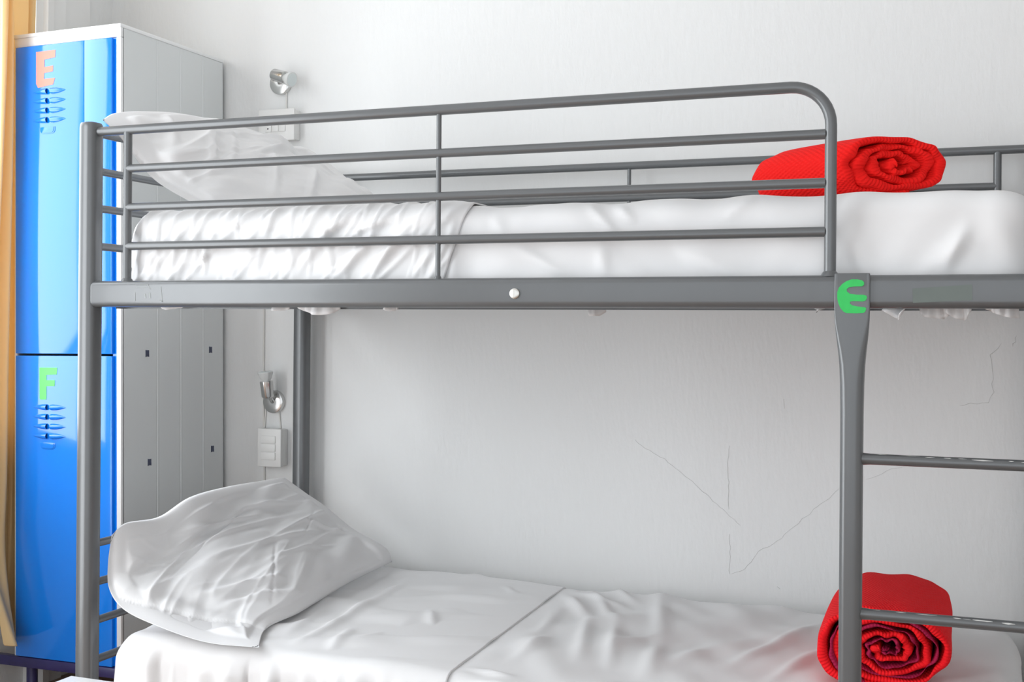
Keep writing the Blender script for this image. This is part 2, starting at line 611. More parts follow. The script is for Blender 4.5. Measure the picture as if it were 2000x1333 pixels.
# bolt in the beam
b0 = MB().tube([(1.102, -.0215, 1.2185), (1.102, -.0245, 1.2185), (1.102, -.0258, 1.2185), (1.102, -.0258, 1.2185)], [.0108, .0108, .0090, .0070], 24, ends=False)
b0.tube([(1.102, -.0258, 1.2185), (1.102, -.0245, 1.2185)], [.0070, .0068], 24, ends=False)
b0.tube([(1.102, -.0246, 1.2185), (1.102, -.0243, 1.2185)], [.0069, .004], 24)
bolt = bp(b0, 'bolt', M['steel'])
MB().tube([(1.102, -.0251, 1.2185), (1.102, -.0244, 1.2185)], .0034, 6).build('hex_socket', M['dark'], bolt)

# green letter on the ladder plate (traced outline, rounded e-like E)
ge = [(750, 205), (735, 192), (700, 185), (655, 184), (615, 197), (580, 220), (553, 250), (541, 285), (541, 330), (549, 370), (566, 410), (590, 437), (615, 448),
      (690, 450), (745, 447), (760, 436), (768, 410), (755, 402), (700, 396), (660, 388), (642, 376), (640, 360), (660, 354), (740, 357), (762, 350), (774, 330),
      (770, 312), (748, 305), (690, 304), (640, 296), (617, 280), (614, 262), (630, 247), (670, 240), (735, 238), (750, 228)]
pts = [onY(1500 + a / 4, 500 + b / 4, -.0290) for a, b in ge]
m = MB()
m.prism([(p[0], p[2]) for p in pts][::-1], (0, -.0286, 0), (1, 0, 0), (0, 0, 1), .0007)
gl = m.build('letter_sticker', M['green'], lad)
gl['label'] = 'bright green cut-out letter E'
m = MB()
c = [onY(x, y, -.0223) for x, y in ((1782, 564), (1899, 556), (1899, 587), (1783, 592))]
m.prism([(p[0], p[2]) for p in c][::-1], (0, -.0221, 0), (1, 0, 0), (0, 0, 1), .0004)
t_ = m.build('tape_strip', M['tape'], front_beam)
# torn sticker residue near the head post
m = MB()


def strip(a, b, wd):
    A, B = onY(*a, -.0222), onY(*b, -.0222)
    d = B - A
    d /= np.linalg.norm(d)
    nx, nz = -d[2] * wd / 2, d[0] * wd / 2
    m.prism([(A[0] + nx, A[2] + nz), (A[0] - nx, A[2] - nz), (B[0] - nx, B[2] - nz), (B[0] + nx, B[2] + nz)][::-1], (0, -.0221, 0), (1, 0, 0), (0, 0, 1), .0003)


for a, b, wd in (((264, 557), (290, 556), .0012), ((265, 562), (288, 561), .0012), ((288, 557), (294, 565), .002), ((264, 572), (264, 588), .0012), ((283, 574), (284, 583), .0036), ((292, 572), (293, 583), .0042),
                 ((314, 560), (317, 590), .0015), ((311, 587), (318, 589), .0022)):
    strip(a, b, wd)
tag(m.build('sticker_residue', mat('pale_residue', (.30, .32, .32), .6), front_beam), kind='stuff')

# slats under both mattresses
for zt in (1.2185, .215):
    for i in range(13):
        x = .12 + i * (L - .24) / 12
        MB().box((x - .03, .024, zt - .0105), (x + .03, WD - .024, zt)).build('slat', M['bed'], bed)
bp(MB().box((.03, .056, 1.1868), (L - .03, .068, 1.2075)), 'base_edge_rail', smooth=False)
bp(MB().box((.03, WD - .068, 1.2065), (L - .03, WD - .056, 1.208)), 'base_edge_rail', smooth=False)


# ================================================================== MATTRESSES AND SHEETS
def mattress_shape(x0, x1, y0, y1, z0, z1, r, ns, t_front, t_top, off=0.0, xs=None, rx=None):
    """grid over front side - top - rear side, drawn in at the ends; returns P[ns, nt, 3]"""
    rx = rx or r * 1.3
    x0, x1, y0, y1, z1 = x0 - off, x1 + off, y0 - off, y1 + off, z1 + off
    prof = []
    H = z1 - z0
    nf = t_front
    for k in range(nf):
        prof.append((y0, z0 + (H - r) * k / nf))
    for k in range(9):
        a = math.pi / 2 * k / 8
        prof.append((y0 + r - r * math.cos(a), z1 - r + r * math.sin(a)))
    for k in range(1, t_top):
        u = k / t_top
        prof.append((y0 + r + (y1 - y0 - 2 * r) * u, z1))
    for k in range(9):
        a = math.pi / 2 * k / 8
        prof.append((y1 - r + r * math.sin(a), z1 - r + r * math.cos(a)))
    for k in range(1, 6):
        prof.append((y1, z1 - r - (H - r) * k / 5))
    prof = np.array(prof)
    if xs is None:
        xs = np.concatenate([x0 + rx * (1 - np.cos(np.linspace(0, np.pi / 2, 12)))[:-1], np.linspace(x0 + rx, x1 - rx, ns), x1 - rx * (1 - np.cos(np.linspace(np.pi / 2, 0, 12)))[1:]])
    P = np.zeros((len(xs), len(prof), 3))
    yc, zc = (y0 + y1) / 2, z0
    for i, x in enumerate(xs):
        d = min(x - x0, x1 - x)
        ins = 0.0
        if d < rx:
            q = 1 - max(0.0, d) / rx
            ins = r * (1 - math.sqrt(max(0.0, 1 - q * q)))
        sy = ((y1 - y0) / 2 - ins) / ((y1 - y0) / 2)
        sz = (H - ins) / H
        P[i, :, 0] = x
        P[i, :, 1] = yc + (prof[:, 0] - yc) * sy
        P[i, :, 2] = zc + (prof[:, 1] - zc) * sz
    return P, xs


def cloth_object(name, P, m, parent=None, caps=True, flip=False):
    n, k = P.shape[:2]
    v = P.reshape(-1, 3)
    f = grid_faces(n, k, flip)
    if caps:
        f = f + [tuple(range(k)), tuple((n - 1) * k + i for i in range(k - 1, -1, -1))]
    return obj(name, v, f, m, parent, smooth=True)


# ---- upper mattress with sheet
NS = 300
P, xs = mattress_shape(.085, 2.085, .030, .935, 1.2195, 1.412, .045, NS, 26, 40, rx=.075)
N = -gnormals(P)
if N[100, 60, 2] < 0:
    N = -N
n, k = P.shape[:2]
X = P[..., 0]
T = np.arange(k)[None, :] / 26.0 + 0 * X
dsp = .0035 * fnoise(n, k, .10, .022, .9, 5, .0067, .0066)
dsp = dsp * np.clip(.35 + .8 * np.exp(-((X - .3) / .5) ** 2), .3, 1) + .004 * fnoise(n, k, .12, .05, 2.3, 6, .0067, .0066)


def fold(dsp, X, Z, x0, z0, x1, z1, wd, amp):
    """a ridge on the front side from (x0,z0) to (x1,z1)"""
    ax, az = x1 - x0, z1 - z0
    Lq = math.hypot(ax, az)
    t = np.clip(((X - x0) * ax + (Z - z0) * az) / Lq ** 2, 0, 1)
    d = np.hypot(X - x0 - ax * t, Z - z0 - az * t)
    return dsp + amp * np.exp(-(d / wd) ** 2) * np.sin(np.pi * np.clip(t * .86 + .07, 0, 1))


Z = P[..., 2]
fr = (np.arange(k) < 36)[None, :] * 1.0
g = np.zeros_like(X)
for (a, b, c_, d_, wd, amp) in ((1140, 395, 1215, 470, .008, .009), (1195, 395, 1245, 440, .008, .008), (1000, 480, 1110, 540, .010, .008),
                                (1170, 480, 1180, 545, .014, .007), (1300, 480, 1440, 540, .02, .008), (1410, 425, 1470, 390, .006, .006),
                                (1890, 440, 1840, 535, .012, .012), (1880, 460, 1800, 540, .016, .008), (1650, 450, 1700, 540, .02, .008), (1940, 420, 1990, 520, .02, .006), (960, 420, 985, 470, .012, .006)):
    A, B = onY(a, b, .02), onY(c_, d_, .02)
    g = fold(g, X, Z, A[0], A[2], B[0], B[2], wd, amp)
dsp = dsp + g * fr
P1 = buckle(P, N, dsp, .006, .004, .004, 30, .015, -.006, .022)
P1 = P + (P1 - P) * np.clip((P[..., 0] - .93 - .05 * np.clip((P[..., 2] - 1.25) / .16, 0, 1)) / .05, 0, 1)[..., None]
um = tag(cloth_object('mattress', P1, M['sheet']), 'upper bunk mattress in a white cotton sheet behind the guard rail', 'mattress')

# head half: folded-back top sheet, hem line crossing the mattress
xs2 = np.linspace(.083, .975, 170)
P, _ = mattress_shape(.085, 2.085, .030, .935, 1.2195, 1.412, .045, NS, 30, 36, off=.006, xs=xs2, rx=.078)
n, k = P.shape[:2]
t = np.linspace(0, 1, n)[:, None]
zrel = np.clip((P[..., 2] - 1.25) / .16, 0, 1)
P[..., 0] += t ** 3 * (-.055 + .055 * zrel)
N = -gnormals(P)
if N[80, 60, 2] < 0:
    N = -N
X, Z = P[..., 0], P[..., 2]
dsp = .007 * ridged(n, k, .09, .013, .85, 11, .0053, .006) + .003 * fnoise(n, k, .10, .03, .95, 12, .0053, .006) + .005 * ridged(n, k, .06, .012, 1.35, 13, .0053, .006, sharp=2.2)
g = np.zeros_like(X)
fr = (np.arange(k) < 42)[None, :] * 1.0
for (a, b, c_, d_, wd, amp) in ((575, 540, 665, 415, .010, .010), (610, 470, 690, 420, .008, .009), (655, 545, 720, 470, .010, .010), (690, 455, 790, 415, .007, .010),
                                (720, 545, 800, 440, .010, .011), (800, 545, 850, 480, .008, .011), (835, 545, 890, 430, .007, .012), (860, 440, 880, 412, .006, .008),
                                (640, 410, 640, 540, .006, .006), (400, 470, 395, 545, .006, .009), (330, 540, 350, 450, .009, .010), (310, 430, 290, 540, .010, .008), (470, 430, 500, 540, .016, .006), (530, 420, 450, 500, .014, .006), (880, 545, 925, 460, .008, .010)):
    A, B = onY(a, b, .015), onY(c_, d_, .015)
    g = fold(g, X, Z, A[0], A[2], B[0], B[2], wd, amp)
P2 = buckle(P, N, dsp + g * fr, .010, .006, .006, 30, .012, -.001, .024)
P2 = P + (P2 - P) * (1 - .6 * t ** 12)[..., None] - N * (.0035 * t ** 10)[..., None]
us = tag(cloth_object('top_sheet', P2, M['sheet2'], caps=False), 'crumpled white top sheet folded over the head half of the upper mattress', 'sheet')
md = us.modifiers.new('thickness', 'SOLIDIFY')
md.thickness = .003
md.offset = -1

# loose tails of the sheet under the upper beam
def tail(px0, px1, drop, seed, Y=.036):
    rg = np.random.default_rng(seed)
    A, B = onY(px0, 600, Y), onY(px1, 600, Y)
    na, nb = max(10, int((px1 - px0) / 4)), 8
    x = np.linspace(A[0], B[0], na)[:, None] + np.zeros((1, nb))
    s = np.linspace(0, 1, na)[:, None]
    v_ = np.linspace(0, 1, nb)[None, :]
    prof = np.interp(np.linspace(0, 1, na), np.linspace(0, 1, len(drop)), drop)[:, None]
    z = 1.222 - v_ * (prof / 960.0 + .0325)
    nz_ = fnoise(na, nb, 2.5, 4, 0, seed + 3)
    y = Y + .006 * nz_ * v_ + .003 * np.sin(s * 25 + seed)
    Pq = np.stack([x + .004 * nz_ * v_, y, z], -1)
    o = cloth_object('sheet_tail', Pq, M['sheet'], um, caps=False)
    sd = o.modifiers.new('thickness', 'SOLIDIFY')
    sd.thickness = .0015


tail(330, 366, (0, 6, 2, 0), 1)
tail(545, 572, (5, 8, 4), 2)
tail(575, 658, (0, 7, 9, 15, 16, 14, 2), 3)
tail(766, 786, (0, 8, 2), 4)
tail(1150, 1182, (2, 15, 14, 2), 5, .12)
tail(1600, 1625, (0, 8, 0), 6)
tail(1760, 1800, (3, 16, 20, 6), 7)
tail(1796, 1850, (6, 14, 16, 18, 10), 8)
tail(1850, 1902, (6, 16, 20, 14, 4), 9)
tail(1915, 1985, (0, 6, 9, 14, 16), 10)

# ---- lower mattress with sheet
P, xs = mattress_shape(.085, 2.085, -.012, .945, .216, .410, .050, 240, 16, 110, rx=.06)
N = -gnormals(P)
if N[100, 60, 2] < 0:
    N = -N
n, k = P.shape[:2]
X, Yg = P[..., 0], P[..., 1]


def foldxy(g, x0, y0, x1, y1, wd, amp):
    ax, ay = x1 - x0, y1 - y0
    Lq = math.hypot(ax, ay)
    t = np.clip(((X - x0) * ax + (Yg - y0) * ay) / Lq ** 2, 0, 1)
    d = np.hypot(X - x0 - ax * t, Yg - y0 - ay * t)
    return g + amp * np.exp(-(d / wd) ** 2) * np.sin(np.pi * np.clip(t * .86 + .07, 0, 1))


g = np.zeros_like(X)
for line, wd, amp in ((((1100, 1160), (1150, 1205), (1130, 1290)), .016, .012), (((1150, 1150), (1205, 1215), (1190, 1300)), .015, .012), (((1200, 1150), (1240, 1180)), .012, .010),
                      (((1290, 1160), (1290, 1250), (1262, 1320)), .020, .012), (((1380, 1170), (1420, 1165)), .012, .008), (((1100, 1150), (1230, 1190)), .014, .010),
                      (((1180, 1270), (1290, 1240)), .014, .008), (((1050, 1240), (1090, 1190)), .015, .008), (((1420, 1300), (1600, 1220)), .016, .012),
                      (((1500, 1333), (1600, 1270)), .016, .010), (((910, 1303), (1000, 1320)), .010, .012), (((905, 1322), (1010, 1333)), .010, .012), (((1000, 1290), (1080, 1240)), .016, .008), (((1300, 1300), (1400, 1260)), .02, .008)):
    for (a, b) in zip(line[:-1], line[1:]):
        A, B = onZ(*a, .412), onZ(*b, .412)
        g = foldxy(g, A[0], A[1], B[0], B[1], wd, amp)
dsp = .004 * fnoise(n, k, .14, .035, .9, 21, .0085, .008) + .003 * fnoise(n, k, .08, .03, 2.2, 22, .0085, .008) + g * .95
P1 = buckle(P, N, dsp, .006, .005, .004, 30, .015, -.006, .024)
P1 = P + (P1 - P) * np.clip((P[..., 0] - (.953 - .05 * (P[..., 1] - .03))) / .07, 0, 1)[..., None]
lm = tag(cloth_object('mattress', P1, M['sheet']), 'lower bunk mattress in a rumpled white cotton sheet', 'mattress')

xs2 = np.linspace(.079, .945, 190)
P, _ = mattress_shape(.085, 2.085, -.012, .945, .222, .410, .050, 240, 34, 120, off=.007, xs=xs2, rx=.063)
n, k = P.shape[:2]
t = np.linspace(0, 1, n)[:, None]
P[..., 0] += t ** 3 * (-.05 * (P[..., 1] - .03) + .02 * np.clip((.38 - P[..., 2]) / .1, 0, 1))
N = -gnormals(P)
if N[80, 60, 2] < 0:
    N = -N
X, Yg, Z = P[..., 0], P[..., 1], P[..., 2]
side = np.clip((.40 - Z) / .04, 0, 1) * (Yg < .3)
# long hanging pleats on the front side, soft diagonal drags on the top
dsp = side * (.008 * fnoise(n, k, .012, .16, 0, 31, .0046, .006) + .006) + (1 - side) * (.0035 * fnoise(n, k, .14, .03, .55, 32, .0046, .008) + .0025 * fnoise(n, k, .05, .03, .2, 33, .0046, .008))
g = np.zeros_like(X)
for line, wd, amp in ((((560, 1240), (640, 1180)), .016, .008), (((580, 1260), (720, 1180)), .014, .008), (((640, 1230), (800, 1130)), .018, .008), (((640, 1275), (690, 1225)), .014, .007),
                      (((840, 1190), (850, 1240)), .014, .007), (((900, 1130), (990, 1120)), .016, .006), (((980, 1140), (1010, 1160)), .014, .006), (((700, 1250), (800, 1215)), .014, .005)):
    for (a, b) in zip(line[:-1], line[1:]):
        A, B = onZ(*a, .418), onZ(*b, .418)
        g = foldxy(g, A[0], A[1], B[0], B[1], wd, amp)
P2 = buckle(P, N, dsp + g, .006, .005, .005, 30, .015, -.001, .030)
P2 = P + (P2 - P) * (1 - .8 * t ** 12)[..., None] - N * (.0045 * t ** 10)[..., None]
ls = tag(cloth_object('top_sheet', P2, M['sheet2'], caps=False), 'smooth white top sheet covering the head half of the lower mattress', 'sheet')
md = ls.modifiers.new('thickness', 'SOLIDIFY')
md.thickness = .003
md.offset = -1


# ================================================================== PILLOWS
def resample(pts, n):
    pts = np.array(pts, float)
    # Catmull-Rom through the points, then even spacing
    ext = np.vstack([2 * pts[0] - pts[1], pts, 2 * pts[-1] - pts[-2]])
    out = []
    for i in range(1, len(ext) - 2):
        p0, p1, p2, p3 = ext[i - 1:i + 3]
        for t_ in np.linspace(0, 1, 12, endpoint=False):
            out.append(.5 * ((2 * p1) + (-p0 + p2) * t_ + (2 * p0 - 5 * p1 + 4 * p2 - p3) * t_ ** 2 + (-p0 + 3 * p1 - 3 * p2 + p3) * t_ ** 3))
    out.append(pts[-1])
    out = np.array(out)
    s = np.concatenate([[0], np.cumsum(np.linalg.norm(np.diff(out, axis=0), axis=1))])
    q = np.linspace(0, s[-1], n)
    return np.stack([np.interp(q, s, out[:, c]) for c in range(3)], -1)


def pillow(e_da, e_ab, e_dc, e_cb, thick, flap, label, seed, nu=230, nv=165, folds=(), back=.3, gain=1.0):
    """e_da: D->A (u=0), e_cb: C->B (u=1), e_dc: D->C (v=0), e_ab: A->B (v=1); each a list of 3d points"""
    c0, c1 = resample(e_da, nv), resample(e_cb, nv)
    d0, d1 = resample(e_dc, nu), resample(e_ab, nu)
    u = np.linspace(0, 1, nu)[:, None, None]
    v = np.linspace(0, 1, nv)[None, :, None]
    S = (1 - u) * c0[None] + u * c1[None] + (1 - v) * d0[:, None] + v * d1[:, None]
    S -= (1 - u) * (1 - v) * c0[0] + u * (1 - v) * c1[0] + (1 - u) * v * c0[-1] + u * v * c1[-1]
    # relax the interior so the patch follows its rim like a membrane
    N = gnormals(S)
    tocam = CAM - S
    if (N * tocam).sum() < 0:
        N = -N
    for _ in range(30):
        N[1:-1, 1:-1] = (N[2:, 1:-1] + N[:-2, 1:-1] + N[1:-1, 2:] + N[1:-1, :-2]) / 4
        N /= np.linalg.norm(N, axis=2, keepdims=True)
    uu, vv = u[..., 0], v[..., 0]
    fl = flap * np.clip(1.25 - vv * 1.6, .12, 1)
    ue = np.clip((uu - fl) / (1 - fl), 0, 1)
    prof = (np.sin(np.pi * ue) ** .48) * (np.sin(np.pi * vv) ** .48)
    front = S + N * (thick * prof)[..., None]
    rear = S - N * (thick * back * prof + .003 * np.minimum(1, 30 * uu * (1 - uu) * vv * (1 - vv)))[..., None]
    NF = gnormals(front)
    if (NF * N).sum() < 0:
        NF = -NF
    g1, g2 = .93 / nu, .55 / nv
    dsp = .0042 * fnoise(nu, nv, .14, .024, .5, seed, g1, g2) + .0022 * fnoise(nu, nv, .06, .014, -.3, seed + 1, g1, g2)
    patch = np.clip(.55 + .6 * fnoise(nu, nv, .12, .12, 0, seed + 5, g1, g2), 0, 1.2)
    dsp = dsp + patch * (.0050 * ridged(nu, nv, .16, .024, .38, seed + 2, g1, g2) + .0012 * ridged(nu, nv, .08, .018, -.5, seed + 4, g1, g2, sharp=2.2)) + .0065 * ridged(nu, nv, .22, .035, .15, seed + 6, g1, g2, sharp=1.3)
    for (a, b, c_, d_, wd, amp) in folds:       # ridges in uv
        ax, ay = c_ - a, d_ - b
        Lq = math.hypot(ax, ay)
        t_ = np.clip(((uu - a) * ax + (vv - b) * ay) / Lq ** 2, 0, 1)
        d = np.hypot(uu - a - ax * t_, vv - b - ay * t_)
        dsp = dsp + amp * np.exp(-(d / wd) ** 2) * np.sin(np.pi * np.clip(t_ * .84 + .08, 0, 1))
    edge = np.minimum(1, 14 * np.minimum(np.minimum(uu, 1 - uu), np.minimum(vv, 1 - vv)))
    front = buckle(front, NF, gain * dsp * edge, .010, .010, .006, 30, .012, -.018, .028, fix=edge ** .5)
    nF = nu * nv
    verts = np.vstack([front.reshape(-1, 3), rear.reshape(-1, 3)])
    f = grid_faces(nu, nv) + grid_faces(nu, nv, True, nF)
    # stitch the rim
    rim = [(i, 0) for i in range(nu)] + [(nu - 1, j) for j in range(1, nv)] + [(i, nv - 1) for i in range(nu - 2, -1, -1)] + [(0, j) for j in range(nv - 2, 0, -1)]
    for (a, b) in zip(rim, rim[1:] + rim[:1]):
        i0, i1 = a[0] * nv + a[1], b[0] * nv + b[1]
        f.append((i0, i1, i1 + nF, i0 + nF))
    bm = bmesh.new()
    vs = [bm.verts.new(q) for q in verts]
    for q in f:
        bm.faces.new([vs[i] for i in q])
    bmesh.ops.remove_doubles(bm, verts=bm.verts, dist=1e-5)
    bmesh.ops.recalc_face_normals(bm, faces=bm.faces)
    for fc in bm.faces:
        fc.smooth = True
    me = bpy.data.meshes.new('pillow')
    bm.to_mesh(me)
    bm.free()
    me.materials.append(M['pillow'])
    o = bpy.data.objects.new('pillow', me)
    COL.objects.link(o)
    tag(o, label, 'pillow', 'white pillows propped at the head of each bunk')
    return o


zl = .428
low_da = [onY(505, 1266, -.028), onY(400, 1255, -.034), onY(300, 1221, -.030), onY(240, 1190, -.018), onY(213, 1150, .0), onY(211, 1100, .012), onY(218, 1046, .03)]
low_ab = [onY(218, 1046, .03), onY(246, 1022, .08), onY(310, 1010, .2), onY(370, 972, .32), onY(440, 952, .5), onY(510, 940, .68), onY(555, 933, .79)]
low_dc = [onY(505, 1266, -.028), onZ(521, 1228, zl), onZ(580, 1200, zl), onZ(622, 1175, zl), onZ(690, 1135, zl), onZ(766, 1098, .44)]
low_cb = [onZ(766, 1098, .44), onY(752, 1072, .885), onY(690, 1038, .88), onY(635, 992, .86), onY(598, 966, .83), onY(555, 933, .79)]
pillow(low_da, low_ab, low_dc, low_cb, .060, .17, 'plump white pillow with a loose flap leaning at the head of the lower bunk', 41,
       folds=((.15, .42, .42, .18, .022, .014), (.16, .30, .38, .10, .02, .012), (.12, .55, .20, .2, .025, -.012), (.2, .72, .75, .62, .018, .010), (.3, .55, .8, .42, .02, .010),
              (.25, .9, .62, .72, .014, .009), (.45, .35, .8, .25, .016, .009), (.6, .85, .9, .7, .02, .010), (.78, .55, .95, .3, .014, .008), (.05, .3, .12, .05, .02, .010), (.17, .60, .62, .82, .006, -.0045), (.28, .10, .56, .47, .006, -.0045), (.70, .42, .88, .60, .006, -.004)))

zu = 1.424
up_da = [np.array([.262, .095, 1.423]), onY(300, 350, .08), onY(236, 270, .05), onY(200, 234, .03)]
up_ab = [onY(200, 234, .03), onY(225, 221, .07), onY(275, 219, .14), onY(350, 226, .3), onY(470, 254, .55), onY(545, 284, .68), onY(590, 288, .75), onY(614, 303, .78)]
up_dc = [np.array([.262, .095, 1.423]), np.array([.36, .3, zu]), np.array([.42, .55, zu]), np.array([.41, .84, zu])]
up_cb = [np.array([.41, .84, zu]), onY(735, 405, .83), onY(700, 378, .82), onY(655, 338, .80), onY(614, 303, .78)]
pillow(up_da, up_ab, up_dc, up_cb, .050, .05, 'white pillow slumped over the head rails of the upper bunk', 57,
       folds=((.12, .3, .3, .75, .02, .012), (.2, .35, .45, .8, .02, .010), (.3, .15, .5, .55, .02, .012), (.1, .6, .2, .9, .02, .010), (.35, .5, .75, .72, .016, .008), (.42, .1, .62, .4, .018, .010), (.55, .75, .9, .6, .02, .007)), gain=1.4)


# ================================================================== ROLLED BLANKETS
def roll(name, label, centre, ang, a, b, length, turns, mats, seed, lining, start=0.0, tuck=.86, tip=0.0, face=None):
    """a quilt rolled up: spiral strip with thickness. centre: middle of the near end on the mattress plane; ang: direction of the axis in XY"""
    root = thing(name, label, 'blanket', tuple(centre), 'red blankets rolled up at the foot of the bunks')
    rg = np.random.default_rng(seed)
    ax = np.array([math.cos(ang), math.sin(ang), 0])
    ex = np.array([math.sin(ang), -math.cos(ang), 0])
    if face is not None:
        ex = np.array([math.cos(face), math.sin(face), 0])
    ez = np.array([0, 0, 1.0])
    nth = int(110 * turns)
    th = np.linspace(0, 2 * math.pi * turns, nth) + start

    def strip_mesh(shift, thick, nm, m, wob):
        s = .10 + .90 * np.linspace(0, 1, nth) ** .92 + shift / turns
        s = np.maximum(s, .03)
        wl = 1 + wob * fnoise(nth, 8, 9, 1, 0, seed + 9)[:, 0]
        cx = a * s * wl * np.sign(np.cos(th)) * np.abs(np.cos(th)) ** .88
        cz = b * s * wl * np.sign(np.sin(th)) * np.abs(np.sin(th)) ** .92
        cz = np.where(cz < -b * tuck, -b * tuck + (cz + b * tuck) * .12, cz)
        C2 = np.stack([cx, cz], -1)
        tg = np.gradient(C2, axis=0)
        tg /= np.linalg.norm(tg, axis=1, keepdims=True) + 1e-9
        nr = np.stack([tg[:, 1], -tg[:, 0]], -1)
        arc = np.concatenate([[0], np.cumsum(np.linalg.norm(np.diff(C2, axis=0), axis=1))])
        nw = 34
        # cross-section loop of the strip: out along the outer face, round the far edge, back on the inner face
        wpos, opos = [], []
        for i in range(nw):
            wpos.append(i / (nw - 1)); opos.append(1)
        for k_ in range(1, 4):
            q = math.pi * k_ / 4
            wpos.append(1 + .0 + .02 * math.sin(q)); opos.append(math.cos(q))
        for i in range(nw):
            wpos.append(1 - i / (nw - 1)); opos.append(-1)
        for k_ in range(1, 6):
            q = math.pi * k_ / 6
            wpos.append(-.022 * math.sin(q)); opos.append(-math.cos(q))
        wpos, opos = np.array(wpos), np.array(opos)
        mL = len(wpos)
        hloc = thick / 2 * np.hypot(nr[:, 0] * a, nr[:, 1] * b) / turns * 1.0
        endw = np.exp(-np.clip(wpos, 0, 1) / .06) + np.exp(-(1 - np.clip(wpos, 0, 1)) / .06)
        rag = fnoise(nth, 4, 10, 1, 0, seed + 2)[:, 0] * .0045 + .003 * fnoise(nth, 4, 3, 1, 0, seed + 3)[:, 0]
        puck = fnoise(nth, mL, 2.2, 3.5, 0, seed + 4) * .0028
        big = fnoise(nth, mL, 8, 9, .4, seed + 5) * .0030
        V = np.zeros((nth, mL, 3))
        for j in range(mL):
            pinch = 1 - .30 * endw[j]
            off = opos[j] * hloc * pinch + puck[:, j] * (.12 + endw[j]) * .8 + big[:, j] * .5
            p2 = C2 + nr * off[:, None]
            p2[:, 1] = np.maximum(p2[:, 1], -b * .985)
            ww = wpos[j] * length + rag * endw[j]
            taper = 1 - tip * np.clip(wpos[j], 0, 1) ** 2
            V[:, j] = ax * ww[:, None] + ex * (p2[:, 0] * taper)[:, None] + ez * (p2[:, 1] * taper + b * (1 - .0) * 1.0 - b * (1 - taper))[:, None]
        UV = np.stack([np.repeat(arc[:, None], mL, 1), np.repeat(wpos[None] * length, nth, 0)], -1)
        idx = np.arange(nth)[:, None] * mL + np.arange(mL)[None]
        f = []
        for i in range(nth - 1):
            for j in range(mL):
                j2 = (j + 1) % mL
                f.append((idx[i, j], idx[i, j2], idx[i + 1, j2], idx[i + 1, j]))
        f.append(tuple(idx[0, ::-1])); f.append(tuple(idx[-1]))
        f = [tuple(int(q) for q in w_) for w_ in f]
        o = obj(nm, V.reshape(-1, 3), f, m, root, smooth=True, uvs=UV.reshape(-1, 2))
        bm = bmesh.new(); bm.from_mesh(o.data); bmesh.ops.recalc_face_normals(bm, faces=bm.faces); bm.to_mesh(o.data); bm.free()
        return o
    if lining:
        strip_mesh(+.10, .62, 'quilt', mats[0], .018)
        strip_mesh(-.36, .26, 'lining', mats[1], .018)
    else:
        strip_mesh(0, .90, 'quilt', mats[0], .02)
    return root


roll('rolled_blanket', 'red quilted blanket with maroon lining rolled up on the lower bunk', (1.822, .235, .4175), math.radians(91), .133, .084, .37, 3.3, (M['red'], M['maroon']), 5, True, start=2.75)
roll('rolled_blanket', 'bright red quilted blanket rolled up on the upper bunk', (1.832, .185, 1.4175), math.radians(140), .108, .061, .27, 3.4, (M['red_light'],), 8, False, start=2.35, face=math.radians(24))

# ================================================================== LOCKER
lock = thing('locker', 'tall white metal locker with two blue doors lettered E and F', 'locker', (-.311, .506, .0))
lock.rotation_euler = (0, -.0105, 0)
# local frame: x from -.395 (left) to 0 (right), y from 0 (front) to .505 (back), z up
LW, LD, LZ0, LZ1 = .395, .505, .135, 2.018
t = .015
m = MB()
m.box((-LW, 0, LZ1 - .035), (0, .012, LZ1)).box((-t - .002, 0, LZ0), (0, .012, LZ1 - .035)).box((-LW, 0, LZ0), (-LW + .012, .012, LZ1 - .035))
fr_ = m.build('front_frame', M['locker_white'], lock, bevel=.003)
m = MB()
m.box((-LW - .002, -.004, LZ1 - .008), (.002, LD, LZ1 + .004))
m.build('top_panel', M['locker_white'], lock, bevel=.003)
MB().box((-LW, .012, LZ0), (-LW + .002, LD, LZ1 - .01)).build('side_panel', M['locker_side'], lock)
MB().box((-LW, LD - .003, LZ0), (0, LD, LZ1 - .01)).build('back_panel', M['locker_side'], lock)
MB().box((-LW + .003, .03, LZ0 + .002), (-.003, LD - .004, LZ0 + .006)).build('bottom_panel', M['locker_side'], lock)
# right side: sheet with three folded seams
prof = [(.012, 0.0)]
for y in (.163, .277, .391):
    prof += [(y - .004, 0.0), (y - .001, -.0009), (y + .001, -.0009), (y + .003, .0009), (y + .007, .0006), (y + .011, 0.0)]
prof += [(LD, 0.0)]
nn = len(prof)
v = [(dx, y, LZ0) for y, dx in prof] + [(dx, y, LZ1 - .008) for y, dx in prof]
v += [(-.002, y, LZ0) for y, dx in prof[::nn - 1]] + [(-.002, y, LZ1 - .008) for y, dx in prof[::nn - 1]]
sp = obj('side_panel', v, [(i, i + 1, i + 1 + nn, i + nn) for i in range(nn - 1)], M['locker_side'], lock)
for (y, z) in ((.118, 1.062), (.434, 1.068), (.128, .736), (.444, .747)):
    mm = MB().box((-.001, y - .0075, z - .0095), (.0006, y + .0075, z + .0095))
    mm.box((-.0005, y - .0085, z - .0105), (.0014, y - .0065, z + .0105)).box((-.0005, y + .005, z - .0105), (.0014, y + .0068, z - .002))
    sl = mm.build('slot_hole', mat('slot_shadow', (.06, .07, .12), .5), sp)
# doors
DX0, DX1 = -LW + .012, -.027
MB().box((DX1 - .004, .003, LZ0 + .02), (-.0165, .010, LZ1 - .036)).build('door_jamb', M['locker_blue'], lock)


